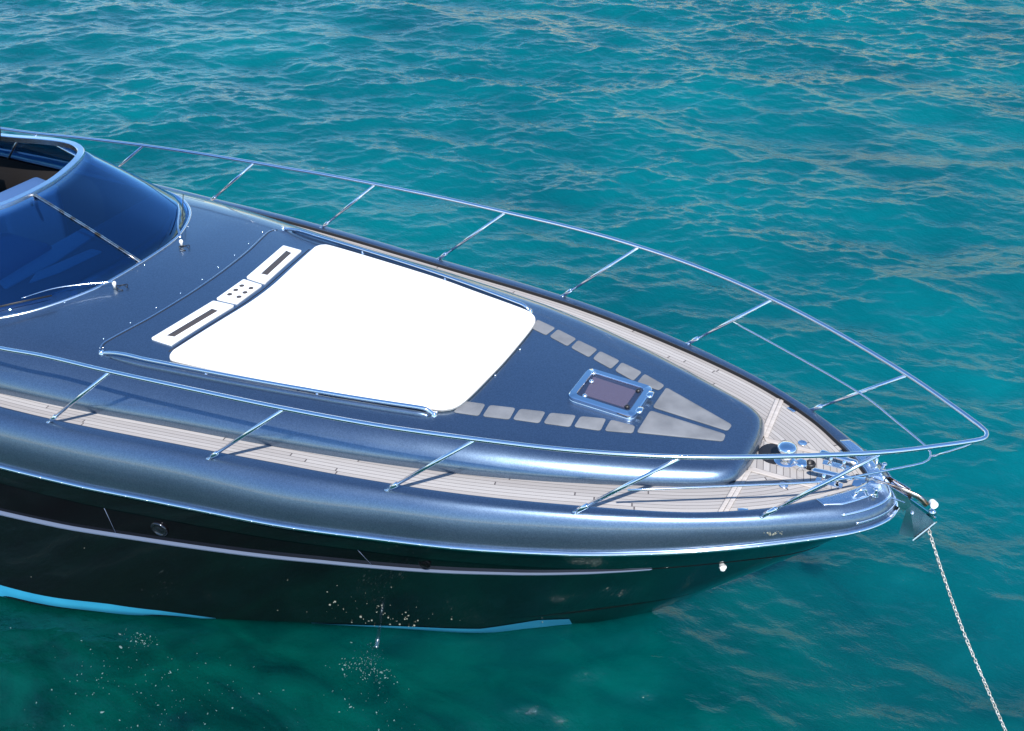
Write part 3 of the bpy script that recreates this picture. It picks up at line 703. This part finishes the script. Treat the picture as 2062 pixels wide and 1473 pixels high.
for sd in (-1, 1):
    if sd < 0: P = [(.075, -.008, 2.02), (.20, -.012, 1.955), (.285, -.02, 1.90), (.175, -.05, 1.735), (.06, -.045, 1.72)]
    else: P = [(x, -y * 1.6 + .01, z) for x, y, z in [(.075, -.008, 2.02), (.285, -.02, 1.90), (.175, -.05, 1.735), (.06, -.045, 1.72)]]
    apart('fluke', plate(P), 'steel', smooth=False)
apart('fluke_flange', plate([(.290, -.03, 1.905), (.300, .01, 1.888), (.205, -.035, 1.715), (.170, -.075, 1.722)], .008), 'satin', smooth=False)
apart('fluke_bolt', lathe((.115, -.028, 1.93), [(.014, 0), (.013, .008), (.003, .012)], 12, (0, -1, .1)), 'steel')
apart('crown_pin', lathe((.238, -.03, 2.075), [(.026, -.02), (.029, 0), (.029, .03), (.024, .034), (.022, .028), (.002, .028)], 20, (.5, -1, .25)), 'gel', sharp=40)
apart('crown_pin', lathe((.245, -.01, 1.985), [(.022, -.02), (.024, 0), (.024, .03), (.002, .034)], 16, (.5, -1, .1)), 'steel')
apart('hinge_plate', plate([(.02, -.03, 2.0), (.07, -.035, 2.02), (.055, -.035, 1.93), (.0, -.03, 1.955)]), 'steel', smooth=False)

cp = resamp([(.246, -.02, 1.84), (.397, 0, 1.50), (.654, 0, .985), (.948, 0, .461), (1.19, 0, .042), (1.42, 0, -.35)], 600)
a = np.r_[0, np.cumsum(np.linalg.norm(np.diff(cp, axis=0), axis=1))]; mb = MB(); pitch = .033; k = 0
while (k + 1) * pitch < a[-1]:
    p = np.array([np.interp(k * pitch, a, cp[:, i]) for i in range(3)]); q = np.array([np.interp((k + 1) * pitch, a, cp[:, i]) for i in range(3)])
    t = (q - p) / np.linalg.norm(q - p); n = np.cross(t, (0, 1, 0)); n /= np.linalg.norm(n); b = np.cross(t, n)
    ang = (k % 2) * PI / 2 + .6 + .15 * rng.normal(); w = math.cos(ang) * n + math.sin(ang) * b; c = (p + q) / 2; L_ = .014; W_ = .0105
    pa = []
    for j in range(12):
        th = 2 * PI * j / 12; e = L_ * math.copysign(1, math.cos(th)) * .55; pa.append(c + t * (e + L_ * .75 * math.cos(th)) + w * W_ * math.sin(th))
    mb.add(*tube(pa, .0048, 6, closed=True)); k += 1
ch = mb.build('anchor_chain', M['chain']); tag(ch, 'pale galvanised chain running down from the anchor into the water', 'chain')

# ------------------------------------------------------------------ water
Lt, Nn = 40.0, 1024
X0, Y0 = -31.0, -11.5
kx = np.fft.fftfreq(Nn, Lt / Nn) * 2 * PI; KX, KY = np.meshgrid(kx, kx, indexing='ij'); K = np.hypot(KX, KY); K[0, 0] = 1e9
def spectrum(kp, th, p, spread, cut, seed):
    r = np.random.default_rng(seed); ang = np.arctan2(KY, KX); c = np.cos(ang - th)
    D = np.abs(c) ** spread * np.where(c > 0, 1, .12) + .015
    A = K ** (-p / 2) * np.exp(-.6 * (kp / K) ** 2) * np.exp(-(K / cut) ** 2) * np.sqrt(D)
    return A * (r.normal(size=K.shape) + 1j * r.normal(size=K.shape))
def norm_slope(H, target):
    gx = np.fft.ifft2(1j * KX * H).real; gy = np.fft.ifft2(1j * KY * H).real
    return H * target / math.sqrt((gx ** 2 + gy ** 2).mean())
TH = math.radians(-78)
H1 = norm_slope(spectrum(2 * PI / 3.6, TH, 4.3, 3.4, 45, 3), .15); H2 = norm_slope(spectrum(2 * PI / 1.5, TH + .35, 3.9, 2.2, 80, 9), .135); H3 = norm_slope(spectrum(2 * PI / .55, TH + .1, 3.4, 4, 90, 5), .14)
msk = np.fft.ifft2(spectrum(2 * PI / 9, TH, 7, 1, 3, 21)).real; msk = np.clip(.85 + .45 * msk / msk.std(), .25, 1.7)
H = np.fft.fft2(np.fft.ifft2(H1).real + np.fft.ifft2(H2).real * (.6 + .4 * msk) + np.fft.ifft2(H3).real * msk)
h = np.fft.ifft2(H).real - .03; chx = np.fft.ifft2(-1j * KX / K * H).real; chy = np.fft.ifft2(-1j * KY / K * H).real
step = Lt / Nn
def water_mesh():
    gi = np.arange(Nn + 1) % Nn; g = np.arange(Nn + 1) * step
    X, Y = np.meshgrid(X0 + g, Y0 + g, indexing='ij')
    fade = np.clip(np.minimum.reduce([X - X0, X0 + Lt - X, Y - Y0, Y0 + Lt - Y]) / 1.5, 0, 1)
    ix = np.ix_(gi, gi)
    V = np.stack([X - .5 * chx[ix] * fade, Y - .5 * chy[ix] * fade, h[ix]], -1).reshape(-1, 3)
    n = Nn + 1; a = (np.arange(Nn)[:, None] * n + np.arange(Nn)[None, :]).ravel()
    F = np.stack([a, a + n, a + n + 1, a + 1], 1)
    # outer field, coarser, slightly lower, from the same periodic sea
    st = .5; R = 120
    gx = np.arange(X0 + Lt / 2 - R, X0 + Lt / 2 + R + .01, st); gy = np.arange(Y0 + Lt / 2 - R, Y0 + Lt / 2 + R + .01, st)
    X2, Y2 = np.meshgrid(gx, gy, indexing='ij')
    ii = np.round((X2 - X0) / step).astype(int) % Nn; jj = np.round((Y2 - Y0) / step).astype(int) % Nn
    ed = np.clip((R - np.maximum(abs(X2 - X0 - Lt / 2), abs(Y2 - Y0 - Lt / 2))) / 20, 0, 1)
    V2 = np.stack([X2, Y2, h[ii, jj] * ed - .03], -1).reshape(-1, 3); n2 = len(gy); m2 = len(gx)
    a2 = (np.arange(m2 - 1)[:, None] * n2 + np.arange(n2 - 1)[None, :]).ravel()
    cx = V2[a2, 0]; cy = V2[a2, 1]
    keep = ~((cx > X0 + .6) & (cx < X0 + Lt - 1.1) & (cy > Y0 + .6) & (cy < Y0 + Lt - 1.1)); a2 = a2[keep]
    F2 = np.stack([a2, a2 + n2, a2 + n2 + 1, a2 + 1], 1) + len(V)
    # far flat skirt to the horizon
    cx, cy = X0 + Lt / 2, Y0 + Lt / 2; B = 3000.; r_ = R - 1
    V3 = np.array([(cx - r_, cy - r_, -.06), (cx + r_, cy - r_, -.06), (cx + r_, cy + r_, -.06), (cx - r_, cy + r_, -.06), (cx - B, cy - B, -.06), (cx + B, cy - B, -.06), (cx + B, cy + B, -.06), (cx - B, cy + B, -.06)])
    k = len(V) + len(V2); F3 = np.array([(k + 4, k + 5, k + 1, k), (k + 5, k + 6, k + 2, k + 1), (k + 6, k + 7, k + 3, k + 2), (k + 7, k + 4, k, k + 3)])
    V = np.concatenate([V, V2, V3]); F = np.concatenate([F, F2, F3])
    me = bpy.data.meshes.new('water'); me.vertices.add(len(V)); me.vertices.foreach_set('co', V.astype(np.float32).ravel())
    me.loops.add(F.size); me.loops.foreach_set('vertex_index', F.astype(np.int32).ravel())
    me.polygons.add(len(F)); me.polygons.foreach_set('loop_start', np.arange(0, F.size, 4, dtype=np.int32)); me.polygons.foreach_set('loop_total', np.full(len(F), 4, np.int32))
    me.update(calc_edges=True); me.polygons.foreach_set('use_smooth', np.ones(len(F), bool))
    return me
def water_mat():
    m = bpy.data.materials.new('sea_water'); m.use_nodes = True; nt = m.node_tree; N = nt.nodes; L = nt.links; b = N['Principled BSDF']
    b.inputs['Roughness'].default_value = .04; b.inputs['IOR'].default_value = 1.333
    b.subsurface_method = 'BURLEY'; b.inputs['Subsurface Weight'].default_value = 1; b.inputs['Subsurface Radius'].default_value = (.5, 1., 1.); b.inputs['Subsurface Scale'].default_value = 1.0
    tc = N.new('ShaderNodeNewGeometry'); P_ = tc.outputs['Position']
    def noise(sc, det, stretch=(1, 1, 1), rot=0.):
        mp = N.new('ShaderNodeMapping'); mp.inputs['Scale'].default_value = stretch; mp.inputs['Rotation'].default_value = (0, 0, rot); L.new(P_, mp.inputs[0])
        n = N.new('ShaderNodeTexNoise'); n.inputs['Scale'].default_value = sc; n.inputs['Detail'].default_value = det; L.new(mp.outputs[0], n.inputs['Vector']); return n
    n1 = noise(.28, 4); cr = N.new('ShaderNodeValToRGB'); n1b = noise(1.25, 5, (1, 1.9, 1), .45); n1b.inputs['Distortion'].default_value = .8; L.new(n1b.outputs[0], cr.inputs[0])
    e = cr.color_ramp.elements; e[0].position = .25; e[0].color = (.0, .013, .014, 1); e[1].position = .75; e[1].color = (.0, .052, .040, 1)  # base colour darkened beside the boat for the hull's shade and reflection
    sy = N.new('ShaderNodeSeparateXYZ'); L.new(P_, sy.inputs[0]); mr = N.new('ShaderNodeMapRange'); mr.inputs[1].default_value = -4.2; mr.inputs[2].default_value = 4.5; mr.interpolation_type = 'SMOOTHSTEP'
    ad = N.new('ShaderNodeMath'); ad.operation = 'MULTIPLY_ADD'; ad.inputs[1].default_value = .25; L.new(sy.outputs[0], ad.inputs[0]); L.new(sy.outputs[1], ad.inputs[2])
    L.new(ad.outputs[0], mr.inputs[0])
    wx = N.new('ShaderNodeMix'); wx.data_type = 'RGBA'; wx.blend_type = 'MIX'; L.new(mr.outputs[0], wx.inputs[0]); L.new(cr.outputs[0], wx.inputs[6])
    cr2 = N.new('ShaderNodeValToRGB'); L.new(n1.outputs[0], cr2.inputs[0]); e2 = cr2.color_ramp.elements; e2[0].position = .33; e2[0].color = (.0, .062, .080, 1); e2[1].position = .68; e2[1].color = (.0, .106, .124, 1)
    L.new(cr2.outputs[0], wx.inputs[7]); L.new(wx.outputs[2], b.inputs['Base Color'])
    n2 = noise(7.5, 6, (1, 1.7, 1), .45); n3 = noise(34, 4, (1, 1.5, 1), .3)
    a = N.new('ShaderNodeMath'); a.operation = 'MULTIPLY_ADD'; a.inputs[1].default_value = .22; L.new(n3.outputs[0], a.inputs[0]); L.new(n2.outputs[0], a.inputs[2])
    bp = N.new('ShaderNodeBump'); bp.inputs['Strength'].default_value = .65; bp.inputs['Distance'].default_value = .024
    L.new(a.outputs[0], bp.inputs['Height']); L.new(bp.outputs[0], b.inputs['Normal'])
    return m
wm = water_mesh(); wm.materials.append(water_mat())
water = bpy.data.objects.new('water', wm); C.objects.link(water); water['kind'] = 'structure'
def wh(x, y):
    return float(h[int(round((x - X0) / step)) % Nn, int(round((y - Y0) / step)) % Nn])

# foam flecks drifting beside the hull, and the bilge outlet splash
mb = MB()
def flake(x, y, r):
    n = rng.integers(6, 10); ph = rng.random() * 6.28; el = .25 + rng.random() * .5; z = wh(x, y) + .004
    ring = []; 
    for k in range(n):
        a_ = 2 * PI * k / n; q = r * (.6 + .6 * rng.random()); dx, dy = q * math.cos(a_), q * math.sin(a_) * el
        ring.append((x + dx * math.cos(ph) - dy * math.sin(ph), y + dx * math.sin(ph) + dy * math.cos(ph)))
    V = [(a_, b_, wh(a_, b_) + .002) for a_, b_ in ring] + [(x + (a_ - x) * .6, y + (b_ - y) * .6, wh(a_, b_) + .006) for a_, b_ in ring] + [(x, y, z + .004)]
    F = [(i, (i + 1) % n, n + (i + 1) % n, n + i) for i in range(n)] + [(n + i, n + (i + 1) % n, 2 * n) for i in range(n)]
    mb.add(V, F)
cl = [(-5.0, -2.5, .5, 40), (-4.35, -2.7, .5, 30), (-5.7, -2.75, .35, 25), (-4.8, -3.1, .45, 25), (-3.80, -1.60, .13, 75), (-3.6, -1.9, .2, 25), (-5.75, -2.2, .10, 35), (-3.0, -2.6, .5, 10), (-5.3, -3.3, .4, 14)]
for cx, cy, sg, n in cl:
    for _ in range(int(n * 1.9)):
        x = cx + rng.normal() * sg; y = cy + rng.normal() * sg * .55
        if y > -yRofx(x) - .02 and x < -2.2 and cx != -3.80: continue
        flake(x, y, .0025 + .008 * rng.random() ** 2.5 + (.010 if rng.random() < .03 else 0))
fo = mb.build('foam', M['foam']); fo['kind'] = 'stuff'; fo['label'] = 'small white foam flecks scattered on the dark water beside the hull'; fo['category'] = 'foam'
mb = MB()
for k in range(90):
    a_ = rng.random() * 6.28; rr_ = abs(rng.normal()) * .13; zz = .01 + .10 * rng.random() ** 2 * math.exp(-rr_ * 4)
    x, y = -3.82 + rr_ * math.cos(a_) * 1.4, -1.50 + rr_ * math.sin(a_); r = .002 + .005 * rng.random() ** 2
    mb.add(*lathe((x, y, wh(x, y) + zz), [(r * .2, -r), (r * .8, -r * .6), (r, 0), (r * .8, r * .6), (r * .2, r)], 6))
jt = crom([(-3.90, -1.20, .06), (-3.88, -1.26, .055), (-3.85, -1.33, .03), (-3.84, -1.38, -.03)], 5)
mb.add(*tube(jt, [.012 + .012 * i / len(jt) for i in range(len(jt))], 8))
sp = mb.build('splash', M['jet']); sp['kind'] = 'stuff'; sp['label'] = 'thin outlet jet and droplets splashing beside the waterline'; sp['category'] = 'splash'

# ------------------------------------------------------------------ rocky shore across the water (seen only in reflections)
def shore():
    V = []; nu, nv = 150, 22
    r2 = np.random.default_rng(5); ph = r2.random(12) * 6.28; fr = r2.integers(2, 28, 12)
    for i in range(nu):
        az = math.radians(-78 + 150 * i / (nu - 1))                 # from +y, negative to the left
        d = math.degrees(az); top = np.interp(d, [-78, -52, -38, -28, -18, 0, 40, 72], [3, 3, 4, 8, 13, 17, 17, 12])
        top *= 1 + .18 * sum(math.sin(fr[k] * az * 2 + ph[k]) for k in range(6)) / 3
        for j in range(nv):
            t = j / (nv - 1); R_ = 62 + 30 * t ** 1.3 + 3 * sum(math.sin(fr[k] * az * 3 + ph[k] + 5 * t) for k in range(12)) / 6
            z = -1 + (top + 1) * t ** .8 + .9 * math.sin(17 * t + 9 * az) * t
            V.append((-6 + R_ * math.sin(az), R_ * math.cos(az), z))
    F = [(i * nv + j, (i + 1) * nv + j, (i + 1) * nv + j + 1, i * nv + j + 1) for i in range(nu - 1) for j in range(nv - 1)]
    m = mat('sandstone_shore', (.60, .50, .30), .9, var=(.16, (.24, .24, .12), .44, .60), bump=(.8, .9, .6))
    o = obj('hillside', V, F, m); o['kind'] = 'structure'
shore()

# ------------------------------------------------------------------ light, sky, camera
EL, AZ = math.radians(50), math.radians(-57)
Ld = Vector((math.cos(AZ) * math.cos(EL), math.sin(AZ) * math.cos(EL), math.sin(EL)))
sun = bpy.data.lights.new('sun', 'SUN'); sun.energy = 5.0; sun.angle = math.radians(.53); sun.color = (1, .955, .89)
so = bpy.data.objects.new('sun', sun); C.objects.link(so); so.rotation_euler = Ld.to_track_quat('Z', 'Y').to_euler(); so.location = (0, 0, 30)
w = bpy.data.worlds.new('World'); S.world = w; w.use_nodes = True; nt = w.node_tree
sky = nt.nodes.new('ShaderNodeTexSky'); sky.sky_type = 'NISHITA'; sky.sun_disc = False; sky.sun_elevation = EL; sky.sun_rotation = math.atan2(Ld.x, Ld.y)
sky.air_density = 1.0; sky.dust_density = .25; sky.ozone_density = 2.2
hs = nt.nodes.new('ShaderNodeHueSaturation'); hs.inputs['Saturation'].default_value = 1.2; nt.links.new(sky.outputs[0], hs.inputs['Color']); nt.links.new(hs.outputs[0], nt.nodes['Background'].inputs[0]); nt.nodes['Background'].inputs[1].default_value = .15

yaw, pitch = -0.45090416, 0.57675192
f = Vector((math.sin(yaw) * math.cos(pitch), math.cos(yaw) * math.cos(pitch), -math.sin(pitch))); r = f.cross(Vector((0, 0, 1))).normalized(); u = r.cross(f)
cam = bpy.data.cameras.new('camera'); cam.sensor_width = 36; cam.lens = 36 * 2300 / 2062; cam.clip_start = .1; cam.clip_end = 8000
co = bpy.data.objects.new('camera', cam); C.objects.link(co)
co.matrix_world = Matrix(((r.x, u.x, -f.x, 0.27868953), (r.y, u.y, -f.y, -7.17016415), (r.z, u.z, -f.z, 7.46898302), (0, 0, 0, 1)))
S.camera = co
S.view_settings.view_transform = 'Standard'; S.view_settings.look = 'None'; S.view_settings.gamma = 1; S.view_settings.exposure = .6
S.view_settings.use_curve_mapping = False
S.cycles.max_bounces = 10; S.cycles.transparent_max_bounces = 12; S.cycles.sample_clamp_indirect = 6
S.cycles.caustics_reflective = False; S.cycles.caustics_refractive = False
